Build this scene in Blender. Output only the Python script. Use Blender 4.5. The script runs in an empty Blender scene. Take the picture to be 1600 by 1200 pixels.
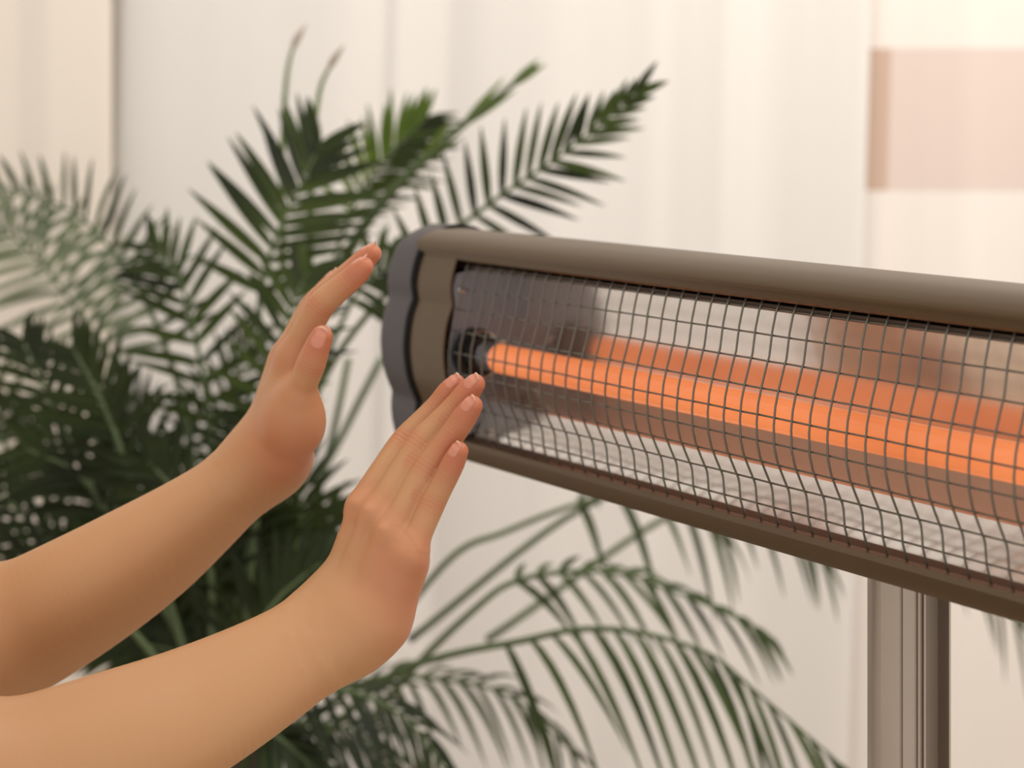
import bpy, bmesh, math, random
import numpy as np
from mathutils import Vector, Matrix

# ------------------------------------------------------------------ camera, light, exposure
F = 3000.0            # focal length in pixels of the 1600x1200 frame
CH = 1.45             # camera height
HOR = 171.0           # image row of the horizon (level camera, lens shifted down)
scene = bpy.context.scene
COL = scene.collection
cam_d = bpy.data.cameras.new('camera')
cam = bpy.data.objects.new('camera', cam_d)
COL.objects.link(cam)
cam.location = (0, 0, CH)
cam.rotation_euler = (math.radians(90), 0, 0)
cam_d.sensor_width = 36.0
cam_d.lens = 36.0 * F / 1600.0
cam_d.shift_y = -(600 - HOR) / 1600.0
cam_d.clip_start = 0.02
cam_d.dof.use_dof = True
cam_d.dof.focus_distance = 1.12
cam_d.dof.aperture_fstop = 5.6
scene.camera = cam

scene.view_settings.view_transform = 'Standard'
scene.view_settings.look = 'None'
scene.view_settings.exposure = 0.0
scene.view_settings.gamma = 1.0
scene.view_settings.use_curve_mapping = False

world = bpy.data.worlds.new('world')
scene.world = world
world.use_nodes = True
wbg = world.node_tree.nodes['Background']
wbg.inputs[0].default_value = (1.0, 0.965, 0.925, 1)
wbg.inputs[1].default_value = 0.95


def area_light(name, loc, target, sx, sy, power, col):
    l = bpy.data.lights.new(name, 'AREA')
    l.shape = 'RECTANGLE'
    l.size = sx
    l.size_y = sy
    l.energy = power
    l.color = col
    o = bpy.data.objects.new(name, l)
    COL.objects.link(o)
    o.location = loc
    o.rotation_euler = (Vector(target) - Vector(loc)).to_track_quat('-Z', 'Y').to_euler()
    return o


# big soft ceiling light over the hands, and daylight falling on the curtains from the upper right
area_light('ceiling_softbox', (-0.35, 0.75, 2.75), (-0.1, 1.2, 1.1), 0.7, 0.6, 2.2, (1.0, 0.93, 0.84))
area_light('daylight_right', (0.95, 1.25, 2.7), (1.05, 2.75, 1.75), 1.1, 0.9, 31, (1.0, 0.93, 0.86))


def W(px, py, d):
    return Vector(((px - 800) * d / F, d, CH - (py - HOR) * d / F))


# ------------------------------------------------------------------ helpers
def lin(r, g, b):
    def f(c):
        c /= 255.0
        return c / 12.92 if c <= 0.04045 else ((c + 0.055) / 1.055) ** 2.4
    return (f(r), f(g), f(b), 1.0)


def mat(name, col, rough=0.5, metal=0.0, noise=0.0, nscale=40, bump=0.0, bscale=200, stretch=None, **kw):
    m = bpy.data.materials.new(name)
    m.use_nodes = True
    nt = m.node_tree
    b = nt.nodes['Principled BSDF']
    b.inputs['Base Color'].default_value = col
    b.inputs['Roughness'].default_value = rough
    b.inputs['Metallic'].default_value = metal
    for k, v in kw.items():
        b.inputs[k.replace('_', ' ')].default_value = v
    tc = nt.nodes.new('ShaderNodeTexCoord')
    src = tc.outputs['Object']
    if stretch:
        mp = nt.nodes.new('ShaderNodeMapping')
        mp.inputs['Scale'].default_value = stretch
        nt.links.new(src, mp.inputs['Vector'])
        src = mp.outputs['Vector']
    if noise > 0:
        n = nt.nodes.new('ShaderNodeTexNoise')
        n.inputs['Scale'].default_value = nscale
        n.inputs['Detail'].default_value = 3
        nt.links.new(src, n.inputs['Vector'])
        r = nt.nodes.new('ShaderNodeMapRange')
        r.inputs['From Min'].default_value = 0.3
        r.inputs['From Max'].default_value = 0.7
        r.inputs['To Min'].default_value = 1 - noise
        r.inputs['To Max'].default_value = 1 + noise
        nt.links.new(n.outputs['Fac'], r.inputs['Value'])
        mx = nt.nodes.new('ShaderNodeMix')
        mx.data_type = 'RGBA'
        mx.blend_type = 'MULTIPLY'
        mx.inputs['Factor'].default_value = 1.0
        mx.inputs[6].default_value = col
        nt.links.new(r.outputs['Result'], mx.inputs[7])
        nt.links.new(mx.outputs[2], b.inputs['Base Color'])
    if bump > 0:
        n2 = nt.nodes.new('ShaderNodeTexNoise')
        n2.inputs['Scale'].default_value = bscale
        nt.links.new(src, n2.inputs['Vector'])
        bp = nt.nodes.new('ShaderNodeBump')
        bp.inputs['Strength'].default_value = bump
        bp.inputs['Distance'].default_value = 0.001
        nt.links.new(n2.outputs['Fac'], bp.inputs['Height'])
        nt.links.new(bp.outputs['Normal'], b.inputs['Normal'])
    return m


def mesh_obj(name, verts, faces, m, parent=None, smooth=False, matrix=None):
    me = bpy.data.meshes.new(name)
    me.from_pydata([tuple(v) for v in verts], [], faces)
    me.update()
    if smooth:
        me.polygons.foreach_set('use_smooth', [True] * len(me.polygons))
    if m:
        me.materials.append(m)
    o = bpy.data.objects.new(name, me)
    COL.objects.link(o)
    if parent:
        o.parent = parent
    return o


def auto_smooth(o, ang=35):
    me = o.data
    me.polygons.foreach_set('use_smooth', [True] * len(me.polygons))
    bm = bmesh.new()
    bm.from_mesh(me)
    bmesh.ops.recalc_face_normals(bm, faces=bm.faces)
    a = math.radians(ang)
    for e in bm.edges:
        e.smooth = not (len(e.link_faces) == 2 and e.calc_face_angle(0) > a)
    bm.to_mesh(me)
    bm.free()
    return o


def empty(name, loc=(0, 0, 0)):
    o = bpy.data.objects.new(name, None)
    o.empty_display_size = 0.05
    COL.objects.link(o)
    o.location = loc
    return o


def tag(o, label=None, cat=None, group=None, kind=None):
    if label:
        o['label'] = label
    if cat:
        o['category'] = cat
    if group:
        o['group'] = group
    if kind:
        o['kind'] = kind
    return o


def keep(o, parent):
    """parent without moving: mesh data is in world coordinates"""
    o.parent = parent
    o.matrix_parent_inverse = Matrix.Translation(-Vector(parent.location))
    return o


def catmull(pts, n):
    pts = [Vector(p) for p in pts]
    P = [2 * pts[0] - pts[1]] + pts + [2 * pts[-1] - pts[-2]]
    out = []
    segs = len(pts) - 1
    for i in range(n):
        u = i / (n - 1) * segs
        k = min(int(u), segs - 1)
        t = u - k
        a, b, c, d = P[k], P[k + 1], P[k + 2], P[k + 3]
        out.append(0.5 * ((2 * b) + (c - a) * t + (2 * a - 5 * b + 4 * c - d) * t * t + (3 * b - a - 3 * c + d) * t ** 3))
    return out


def tube_geo(path, radii, seg=8, verts=None, faces=None, cap=True):
    verts = [] if verts is None else verts
    faces = [] if faces is None else faces
    n = len(path)
    if not hasattr(radii, '__len__'):
        radii = [radii] * n
    base = len(verts)
    t0 = (path[1] - path[0]).normalized()
    up = Vector((0, 0, 1)) if abs(t0.z) < 0.9 else Vector((1, 0, 0))
    nrm = t0.cross(up).normalized()
    for i in range(n):
        t = (path[min(i + 1, n - 1)] - path[max(i - 1, 0)]).normalized()
        nrm = (nrm - t * nrm.dot(t)).normalized()
        bi = t.cross(nrm)
        for j in range(seg):
            a = 2 * math.pi * j / seg
            verts.append(path[i] + (nrm * math.cos(a) + bi * math.sin(a)) * radii[i])
    for i in range(n - 1):
        for j in range(seg):
            a = base + i * seg + j
            b = base + i * seg + (j + 1) % seg
            faces.append((a, b, b + seg, a + seg))
    if cap:
        faces.append(tuple(base + j for j in range(seg))[::-1])
        faces.append(tuple(base + (n - 1) * seg + j for j in range(seg)))
    return verts, faces


# ------------------------------------------------------------------ materials
M = {}
M['wall'] = mat('wall_paint', lin(238, 232, 222), 0.9, noise=0.02, nscale=6)
M['floor'] = mat('floor_wood', lin(176, 150, 122), 0.5, noise=0.15, nscale=6, stretch=(1, 12, 1))


def fabric(name, col, trans=0.35):
    m = bpy.data.materials.new(name)
    m.use_nodes = True
    nt = m.node_tree
    b = nt.nodes['Principled BSDF']
    out = nt.nodes['Material Output']
    b.inputs['Roughness'].default_value = 0.95
    b.inputs['Specular IOR Level'].default_value = 0.1
    tc = nt.nodes.new('ShaderNodeTexCoord')
    mp = nt.nodes.new('ShaderNodeMapping')
    mp.inputs['Scale'].default_value = (22, 22, 0.6)
    nt.links.new(tc.outputs['Object'], mp.inputs['Vector'])
    n = nt.nodes.new('ShaderNodeTexNoise')
    n.inputs['Scale'].default_value = 1.0
    n.inputs['Detail'].default_value = 4
    nt.links.new(mp.outputs['Vector'], n.inputs['Vector'])
    mx = nt.nodes.new('ShaderNodeMix')
    mx.data_type = 'RGBA'
    nt.links.new(n.outputs['Fac'], mx.inputs['Factor'])
    mx.inputs[6].default_value = [c * 0.955 for c in col[:3]] + [1]
    mx.inputs[7].default_value = [min(1, c * 1.03) for c in col[:3]] + [1]
    nt.links.new(mx.outputs[2], b.inputs['Base Color'])
    tr = nt.nodes.new('ShaderNodeBsdfTranslucent')
    nt.links.new(mx.outputs[2], tr.inputs['Color'])
    ms = nt.nodes.new('ShaderNodeMixShader')
    ms.inputs['Fac'].default_value = trans
    nt.links.new(b.outputs[0], ms.inputs[1])
    nt.links.new(tr.outputs[0], ms.inputs[2])
    nt.links.new(ms.outputs[0], out.inputs['Surface'])
    return m


M['curtain'] = fabric('curtain_cream', lin(243, 238, 232), 0.2)
M['curtain_left'] = fabric('curtain_warm_cream', lin(246, 236, 223), 0.2)
M['curtain_right'] = fabric('curtain_ivory', lin(248, 240, 231), 0.2)
M['band'] = fabric('curtain_band_rose', lin(230, 212, 202), 0.15)
M['hem'] = fabric('curtain_hem_rose', lin(205, 178, 160), 0.1)
M['brown'] = mat('taupe_painted_metal', lin(93, 74, 50), 0.4, 0.45, noise=0.03, nscale=60)
M['brown_dark'] = mat('dark_taupe_metal', lin(84, 68, 56), 0.5, 0.3)
M['cap'] = mat('grey_plastic', lin(75, 69, 69), 0.55, 0.0, bump=0.08, bscale=900)
M['black'] = mat('black_rubber', lin(12, 11, 11), 0.75, Specular_IOR_Level=0.15)
M['ceramic'] = mat('black_socket', lin(24, 22, 22), 0.35)
M['reflector'] = mat('satin_reflector_aluminium', lin(228, 216, 204), 0.17, 0.84, noise=0.02, nscale=300)
M['endplate'] = mat('galvanised_plate', lin(140, 145, 154), 0.34, 0.55, noise=0.04, nscale=50)
M['added_panel'] = mat('matte_pale_added_panel', lin(232, 222, 212), 0.8)
M['wire'] = mat('galvanised_wire', lin(116, 113, 103), 0.36, 0.8)
M['alu'] = mat('bronze_anodised_aluminium', lin(172, 156, 140), 0.36, 0.6, noise=0.03, nscale=30)
M['steel'] = mat('bright_steel', lin(200, 196, 190), 0.2, 1.0)


def glow_mat():
    m = bpy.data.materials.new('glowing_halogen_core')
    m.use_nodes = True
    nt = m.node_tree
    b = nt.nodes['Principled BSDF']
    b.inputs['Base Color'].default_value = lin(120, 60, 30)
    b.inputs['Emission Strength'].default_value = 1.0
    tc = nt.nodes.new('ShaderNodeTexCoord')
    n = nt.nodes.new('ShaderNodeTexNoise')
    n.inputs['Scale'].default_value = 14
    nt.links.new(tc.outputs['Object'], n.inputs['Vector'])
    cr = nt.nodes.new('ShaderNodeValToRGB')
    cr.color_ramp.elements[0].position = 0.3
    cr.color_ramp.elements[0].color = (0.72, 0.20, 0.065, 1)
    cr.color_ramp.elements[1].position = 0.7
    cr.color_ramp.elements[1].color = (0.86, 0.26, 0.09, 1)
    nt.links.new(n.outputs['Fac'], cr.inputs['Fac'])
    nt.links.new(cr.outputs['Color'], b.inputs['Emission Color'])
    return m


M['glow'] = glow_mat()
M['quartz'] = mat('quartz_glass', (1.0, 0.96, 0.93, 1), 0.02, 0.0, Transmission_Weight=1.0, IOR=1.2)
M['pot'] = mat('terracotta_grey_pot', lin(190, 182, 172), 0.6, noise=0.04, nscale=12)
M['soil'] = mat('potting_soil', lin(60, 44, 32), 0.95, noise=0.3, nscale=60)
M['stem'] = mat('palm_stem', lin(74, 88, 50), 0.5, noise=0.15, nscale=30)
M['trunk'] = mat('palm_cane', lin(70, 62, 44), 0.6, noise=0.25, nscale=40)


def leaf_mat(name, c1, c2, rough=0.5, trans=0.3):
    m = bpy.data.materials.new(name)
    m.use_nodes = True
    nt = m.node_tree
    b = nt.nodes['Principled BSDF']
    out = nt.nodes['Material Output']
    b.inputs['Roughness'].default_value = rough
    b.inputs['Specular IOR Level'].default_value = 0.25
    tc = nt.nodes.new('ShaderNodeTexCoord')
    n = nt.nodes.new('ShaderNodeTexNoise')
    n.inputs['Scale'].default_value = 9
    n.inputs['Detail'].default_value = 3
    nt.links.new(tc.outputs['Object'], n.inputs['Vector'])
    oi = nt.nodes.new('ShaderNodeObjectInfo')
    ad = nt.nodes.new('ShaderNodeMath')
    ad.operation = 'MULTIPLY_ADD'
    nt.links.new(oi.outputs['Random'], ad.inputs[0])
    ad.inputs[1].default_value = 0.5
    nt.links.new(n.outputs['Fac'], ad.inputs[2])
    cr = nt.nodes.new('ShaderNodeValToRGB')
    cr.color_ramp.elements[0].position = 0.35
    cr.color_ramp.elements[0].color = c1
    cr.color_ramp.elements[1].position = 0.95
    cr.color_ramp.elements[1].color = c2
    nt.links.new(ad.outputs[0], cr.inputs['Fac'])
    nt.links.new(cr.outputs['Color'], b.inputs['Base Color'])
    tr = nt.nodes.new('ShaderNodeBsdfTranslucent')
    nt.links.new(cr.outputs['Color'], tr.inputs['Color'])
    ms = nt.nodes.new('ShaderNodeMixShader')
    ms.inputs['Fac'].default_value = trans
    nt.links.new(b.outputs[0], ms.inputs[1])
    nt.links.new(tr.outputs[0], ms.inputs[2])
    nt.links.new(ms.outputs[0], out.inputs['Surface'])
    return m


M['leaf'] = leaf_mat('palm_leaf_dark', lin(20, 26, 11), lin(60, 74, 26), trans=0.2)
M['leaf_light'] = leaf_mat('palm_leaf_fresh', lin(62, 84, 32), lin(100, 120, 46))
M['leaf_far'] = leaf_mat('palm_leaf_grey_backlit', lin(84, 98, 72), lin(126, 134, 104))
M['leaf_tip'] = mat('dry_leaf_tip', lin(150, 132, 116), 0.7)


def skin_mat():
    m = bpy.data.materials.new('skin')
    m.use_nodes = True
    nt = m.node_tree
    b = nt.nodes['Principled BSDF']
    b.inputs['Roughness'].default_value = 0.48
    b.inputs['Specular IOR Level'].default_value = 0.35
    b.inputs['Subsurface Weight'].default_value = 0.25
    b.inputs['Subsurface Radius'].default_value = (1.0, 0.35, 0.18)
    b.inputs['Subsurface Scale'].default_value = 0.006
    at = nt.nodes.new('ShaderNodeAttribute')
    at.attribute_name = 'flush'
    tc = nt.nodes.new('ShaderNodeTexCoord')
    n = nt.nodes.new('ShaderNodeTexNoise')
    n.inputs['Scale'].default_value = 22
    n.inputs['Detail'].default_value = 4
    nt.links.new(tc.outputs['Object'], n.inputs['Vector'])
    ad = nt.nodes.new('ShaderNodeMath')
    ad.operation = 'MULTIPLY_ADD'
    nt.links.new(n.outputs['Fac'], ad.inputs[0])
    ad.inputs[1].default_value = 0.22
    nt.links.new(at.outputs['Fac'], ad.inputs[2])
    cr = nt.nodes.new('ShaderNodeValToRGB')
    cr.color_ramp.elements[0].position = 0.05
    cr.color_ramp.elements[0].color = lin(190, 143, 100)
    cr.color_ramp.elements[1].position = 0.95
    cr.color_ramp.elements[1].color = lin(190, 116, 84)
    nt.links.new(ad.outputs[0], cr.inputs['Fac'])
    nt.links.new(cr.outputs['Color'], b.inputs['Base Color'])
    # fine relief: pores and the creases on the knuckles
    n2 = nt.nodes.new('ShaderNodeTexNoise')
    n2.inputs['Scale'].default_value = 900
    nt.links.new(tc.outputs['Object'], n2.inputs['Vector'])
    cz = nt.nodes.new('ShaderNodeAttribute')
    cz.attribute_name = 'crease'
    a2 = nt.nodes.new('ShaderNodeMath')
    a2.operation = 'MULTIPLY_ADD'
    nt.links.new(n2.outputs['Fac'], a2.inputs[0])
    a2.inputs[1].default_value = 0.12
    nt.links.new(cz.outputs['Fac'], a2.inputs[2])
    bp = nt.nodes.new('ShaderNodeBump')
    bp.inputs['Strength'].default_value = 0.36
    bp.inputs['Distance'].default_value = 0.0007
    nt.links.new(a2.outputs[0], bp.inputs['Height'])
    nt.links.new(bp.outputs['Normal'], b.inputs['Normal'])
    return m


M['skin'] = skin_mat()
M['nail'] = mat('fingernail', lin(206, 132, 104), 0.22, Coat_Weight=0.3)
M['nail_tip'] = mat('fingernail_free_edge', lin(226, 178, 146), 0.25)
M['shirt'] = mat('cream_knit', lin(226, 214, 198), 0.9, bump=0.3, bscale=400)
M['trousers'] = mat('blue_denim', lin(96, 112, 138), 0.85, noise=0.1, nscale=80)
M['hair'] = mat('brown_hair', lin(74, 50, 34), 0.45, noise=0.3, nscale=60, stretch=(6, 6, 1))
M['shoe'] = mat('white_shoe', lin(224, 220, 214), 0.6)

# ------------------------------------------------------------------ the room
YW = 2.86
tag(mesh_obj('wall_back', [(-2.2, YW, 0), (2.2, YW, 0), (2.2, YW, 2.6), (-2.2, YW, 2.6), (-2.2, YW + .12, 0), (2.2, YW + .12, 0), (2.2, YW + .12, 2.6), (-2.2, YW + .12, 2.6)],
             [(0, 1, 2, 3), (7, 6, 5, 4), (0, 4, 5, 1), (1, 5, 6, 2), (2, 6, 7, 3), (3, 7, 4, 0)], M['wall']), 'plain cream back wall behind the curtains', 'wall', kind='structure')
tag(mesh_obj('floor', [(-2.2, -0.6, 0), (2.2, -0.6, 0), (2.2, YW + .12, 0), (-2.2, YW + .12, 0), (-2.2, -0.6, -.08), (2.2, -0.6, -.08), (2.2, YW + .12, -.08), (-2.2, YW + .12, -.08)],
             [(0, 1, 2, 3), (7, 6, 5, 4), (0, 4, 5, 1), (1, 5, 6, 2), (2, 6, 7, 3), (3, 7, 4, 0)], M['floor']), 'light wooden floor of the room', 'floor', kind='structure')


def cloth(name, x0, x1, fold, z0, z1, yb, m, nz=6, step=0.006, thick=0.0016, lean=None):
    """a hanging cloth: fold(x) pushes the surface towards the camera, lean(z) shifts it sideways"""
    nx = max(2, int((x1 - x0) / step))
    verts, faces = [], []
    for s in (0, 1):
        for k in range(nz + 1):
            z = z0 + (z1 - z0) * k / nz
            for i in range(nx + 1):
                x = x0 + (x1 - x0) * i / nx
                dx = lean(z) if lean else 0
                verts.append((x + dx, yb - fold(x) * (0.92 + 0.16 * (z1 - z) / 2.3) + s * thick, z))
    N = (nx + 1) * (nz + 1)
    r = nx + 1
    for k in range(nz):
        for i in range(nx):
            a = k * r + i
            faces.append((a, a + 1, a + r + 1, a + r))
            faces.append((N + a, N + a + r, N + a + r + 1, N + a + 1))
    for i in range(nx):
        faces.append((i, N + i, N + i + 1, i + 1))
        a = nz * r + i
        faces.append((a, a + 1, N + a + 1, N + a))
    for k in range(nz):
        a = k * r
        faces.append((a, a + r, N + a + r, N + a))
        a = k * r + nx
        faces.append((a, N + a, N + a + r, a + r))
    return mesh_obj(name, verts, faces, m, smooth=False)


def smooth_all(o):
    return auto_smooth(o, 50)


def slope_profile(spans, depth, trend=(165, 1351), gain=1.0):
    """spans: (pixel column, slope) knots; the slope is integrated to a fold height"""
    xs = np.linspace(-700, 2300, 1501)
    kx = [s[0] for s in spans]
    ks = [s[1] * gain for s in spans]
    sl = np.interp(xs, kx, ks)
    hgt = np.cumsum(sl) * (xs[1] - xs[0]) * depth / F
    kk = (xs > trend[0]) & (xs < trend[1])
    hgt = hgt - np.interp(xs, [trend[0], trend[1]], [hgt[kk][0], hgt[kk][-1]])
    xw = (xs - 800) * depth / F
    return lambda x: float(np.interp(x, xw, hgt))


D1 = 2.70
f_mid = slope_profile([(-700, 0), (165, 0), (172, .5), (190, .05), (330, 0.0), (520, 0.02), (548, -.30), (588, -.22), (598, .35), (606, .3), (616, -.22), (680, -.20), (700, .25), (760, .08),
                       (855, .02), (866, -.06), (930, -.03), (1000, .1), (1030, -.1), (1060, .08), (1125, .1), (1135, -.22), (1180, -.08), (1240, .18), (1330, .2), (1350, .05),
                       (1400, -.3), (1500, .2), (1600, -.2), (1750, .2), (2300, 0)], D1, gain=1.9)
curtain_mid = smooth_all(cloth('curtain', (165 - 800) * D1 / F, (1351 - 800) * D1 / F, f_mid, 0.03, 2.33, D1, M['curtain'], lean=lambda z: (z - 1.3) * 0.03))
tag(curtain_mid, 'wide plain cream curtain hanging in soft folds behind the palm', 'curtain', 'curtains on the back wall')

D0 = 2.66
f_left = slope_profile([(-700, 0), (-300, .4), (-200, -.4), (-60, .4), (0, -.25), (28, -.2), (40, .25), (75, .2), (88, -.28), (120, -.22), (155, -.3), (172, -.6), (200, 0), (2300, 0)], D0, (-300, 172))
curtain_l = smooth_all(cloth('curtain', -1.35, (174 - 800) * D0 / F, f_left, 0.03, 2.33, D0, M['curtain_left']))
tag(curtain_l, 'narrow warm beige curtain with tight folds at the left edge', 'curtain', 'curtains on the back wall')

D2 = 2.735
f_right = slope_profile([(-700, 0), (1340, 0), (1352, .3), (1385, -.1), (1440, .12), (1490, .16), (1520, -.15), (1570, .05), (1600, .2), (1700, -.2), (1800, .2), (1900, -.2), (2300, 0)], D2, (1353, 1900))
cur = empty('curtain', ((1700 - 800) * D2 / F, D2, 0.03))
tag(cur, 'ivory curtain with a dusty rose band, right of the heater', 'curtain', 'curtains on the back wall')
xr0, xr1 = (1350 - 800) * D2 / F, 1.25
zt, zb = W(0, 76, D2).z, W(0, 298, D2).z
lean = lambda z: (z - 1.3) * 0.03
for nm, a, b, mm in (('upper_panel', zt, 2.33, 'curtain_right'), ('rose_band', zb, zt, 'band'), ('lower_panel', 0.03, zb, 'curtain_right')):
    o = smooth_all(cloth(nm, xr0, xr1, f_right, a, b, D2, M[mm], lean=lean))
    keep(o, cur)
    if nm == 'rose_band':
        o['label'] = 'dusty rose band across the ivory curtain'
for nm, a, b, mm in (('side_hem', zb, zt, 'hem'), ('side_hem', 0.03, zb, 'curtain_right'), ('side_hem', zt, 2.33, 'curtain_right')):
    o = smooth_all(cloth(nm, xr0 - .001, xr0 + 0.031, lambda x: f_right(x) + .003, a, b, D2, M[mm], lean=lean, step=0.004))
    keep(o, cur)
# the rod that carries the curtains
rod = empty('curtain_rod', (0, 2.66, 2.36))
tag(rod, 'brushed metal curtain rod above the curtains', 'curtain rod')
v, f = tube_geo([Vector((-1.5, 2.64, 2.36)), Vector((1.5, 2.64, 2.36))], 0.014, 16)
keep(auto_smooth(mesh_obj('rod', v, f, M['steel'])), rod)
for sx in (-1.5, 1.5):
    v, f = tube_geo([Vector((sx, 2.64, 2.36)), Vector((sx + math.copysign(.02, sx), 2.64, 2.36)), Vector((sx + math.copysign(.05, sx), 2.64, 2.36))], [.016, .026, .008], 16)
    keep(auto_smooth(mesh_obj('finial', v, f, M['steel'])), rod)
    v, f = tube_geo([Vector((sx * .93, 2.64, 2.36)), Vector((sx * .93, YW, 2.36))], 0.009, 10)
    keep(auto_smooth(mesh_obj('wall_bracket', v, f, M['steel'])), rod)

# ------------------------------------------------------------------ the infrared heater
AX = Vector((1943, -3000, 0)).normalized()        # along the heater, left end to right end
NF = Vector((-AX.y, AX.x, 0)) * -1                # out of its front face
NF = Vector((AX.y, -AX.x, 0))
if NF.y > 0:
    NF = -NF
O = W(635.5, 540, 1.468)
HL = 0.86                                         # length between the end caps
UP = Vector((0, 0, 1))


def H(t, u, v):
    return O + AX * t + NF * u + UP * v


heater_base = H(0.43, -0.115, 0)
heater = empty('infrared_heater', (heater_base.x, heater_base.y, 0))
tag(heater, 'taupe infrared heater with glowing orange tube behind wire mesh on a pole', 'heater')


def hpart(o, parent=None):
    if parent is None:
        keep(o, heater)
    else:
        o.parent = parent
        o.matrix_parent_inverse = parent.matrix_parent_inverse.copy() if False else Matrix.Identity(4)
    return o


def extrude(name, prof, t0, t1, m, closed=False, thick=None, ang=30):
    """prof: list of (u, v) mm, swept along the heater"""
    verts, faces = [], []
    n = len(prof)
    for t in (t0, t1):
        for (u, vv) in prof:
            verts.append(H(t, u / 1000, vv / 1000))
    rng = n if closed else n - 1
    for i in range(rng):
        j = (i + 1) % n
        faces.append((i, j, n + j, n + i))
    if closed:
        faces.append(tuple(range(n))[::-1])
        faces.append(tuple(range(n, 2 * n)))
    return auto_smooth(mesh_obj(name, verts, faces, m), ang)


def offset_prof(prof, d):
    """offset an open profile sideways by d mm"""
    out = []
    n = len(prof)
    for i in range(n):
        a = Vector(prof[max(i - 1, 0)])
        b = Vector(prof[min(i + 1, n - 1)])
        t = (b - a).normalized()
        out.append((prof[i][0] - t.y * d, prof[i][1] + t.x * d))
    return out


def smooth_prof(pts, per=5):
    P = catmull([Vector((p[0], p[1], 0)) for p in pts], per * (len(pts) - 1) + 1)
    return [(p.x, p.y) for p in P]


# outer shell: from the upper lip over the roof, down the back, to the lower lip
top_curve = smooth_prof([(-9.8, 75.5), (-10.6, 78.5), (-14.5, 82), (-22.5, 85.3), (-34, 87), (-48, 87), (-62, 83.5), (-76, 72), (-84, 52), (-87, 25), (-87, -25), (-82, -52), (-70, -68), (-52, -77), (-32, -79.5)])
bot_curve = [(-22, -79.5), (-17.5, -78.8), (-13.8, -74.5), (-12.3, -68), (-13.5, -66.6), (-17, -66.4), (-30, -69)]
shell_out = [(-40, 70.2), (-26, 69.6), (-14.5, 69.0), (-13.8, 69.6), (-12.4, 74.8)] + top_curve + bot_curve
inner = offset_prof(shell_out, -1.6)
extr = extrude('housing', shell_out + inner[::-1], 0.0, HL, M['brown'], closed=True, ang=28)
hpart(extr)
# recessed ledges just inside the opening
hpart(extrude('upper_ledge', [(-20, 64.6), (-27, 65), (-34, 64), (-34, 60.6), (-26, 60.6), (-22, 60.4), (-20.6, 61.2)], 0.04, HL - 0.04, M['brown_dark'], closed=True))
hpart(extrude('lower_ledge', [(-19.5, -67.2), (-27, -67.4), (-29, -66), (-27.5, -63.6), (-25, -63.9), (-20, -65.8)], 0.04, HL - 0.04, M['brown_dark'], closed=True))

# lobed outline of the two ends (front part), then round the back
front_lobes = (smooth_prof([(-36, 87.5), (-24, 82.5), (-14.5, 74), (-9, 61.5), (-6.3, 48), (-7.8, 35)], 4)[:-1] + smooth_prof([(-7.8, 35), (-2.6, 21), (0, 3), (-0.6, -11), (-3.6, -26), (-10.8, -43)], 4)[:-1]
               + smooth_prof([(-10.8, -43), (-9.8, -53), (-10.5, -64), (-13, -74), (-20, -80)], 4))
back = smooth_prof([(-20, -80), (-34, -81), (-53, -79), (-71, -70), (-83, -52), (-88, -25), (-88, 25), (-85, 52), (-77, 73), (-63, 85), (-46, 89), (-36, 87.5)], 3)[1:-1]
lobe = front_lobes + back


def lobe_scaled(s, cx=-44, cy=2, grow=0.0):
    out = []
    n = len(lobe)
    for i, (u, v_) in enumerate(lobe):
        a = Vector(lobe[i - 1])
        b = Vector(lobe[(i + 1) % n])
        t = (b - a).normalized()
        out.append((cx + (u - cx) * s - t.y * -grow * -1, cy + (v_ - cy) * s + t.x * grow * 1))
    return out


def loft(name, rings, m, ang=30):
    verts, faces = [], []
    n = len(rings[0][1])
    for t, pr in rings:
        for (u, v_) in pr:
            verts.append(H(t, u / 1000, v_ / 1000))
    for k in range(len(rings) - 1):
        for i in range(n):
            j = (i + 1) % n
            faces.append((k * n + i, k * n + j, (k + 1) * n + j, (k + 1) * n + i))
    faces.append(tuple(range(n))[::-1])
    faces.append(tuple(range((len(rings) - 1) * n, len(rings) * n)))
    return auto_smooth(mesh_obj(name, verts, faces, m), ang)


for side in (0, 1):
    e = (lambda t: -t) if side == 0 else (lambda t: HL + t)
    cap = loft('end_cap', [(e(0.003), lobe_scaled(1.02)), (e(0.034), lobe_scaled(1.015)), (e(0.041), lobe_scaled(0.99)), (e(0.045), lobe_scaled(0.95)), (e(0.047), lobe_scaled(0.88))], M['cap'], 38)
    hpart(cap)
    cap['label'] = 'grey plastic end cap'
    gk = loft('gasket', [(e(0.0032), lobe_scaled(1.028)), (e(-0.0045), lobe_scaled(1.028))], M['black'])
    hpart(gk)
    # taupe plate that closes the front between cap and opening, following the lobes
    fp = front_lobes[3:]
    fpi = offset_prof(fp, 1.5)
    fpi = [(u - 1.8, v_) for (u, v_) in fp]
    hpart(extrude('end_plate', fp + fpi[::-1], e(-0.001), e(-0.054), M['brown'], closed=True, ang=24))

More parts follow.
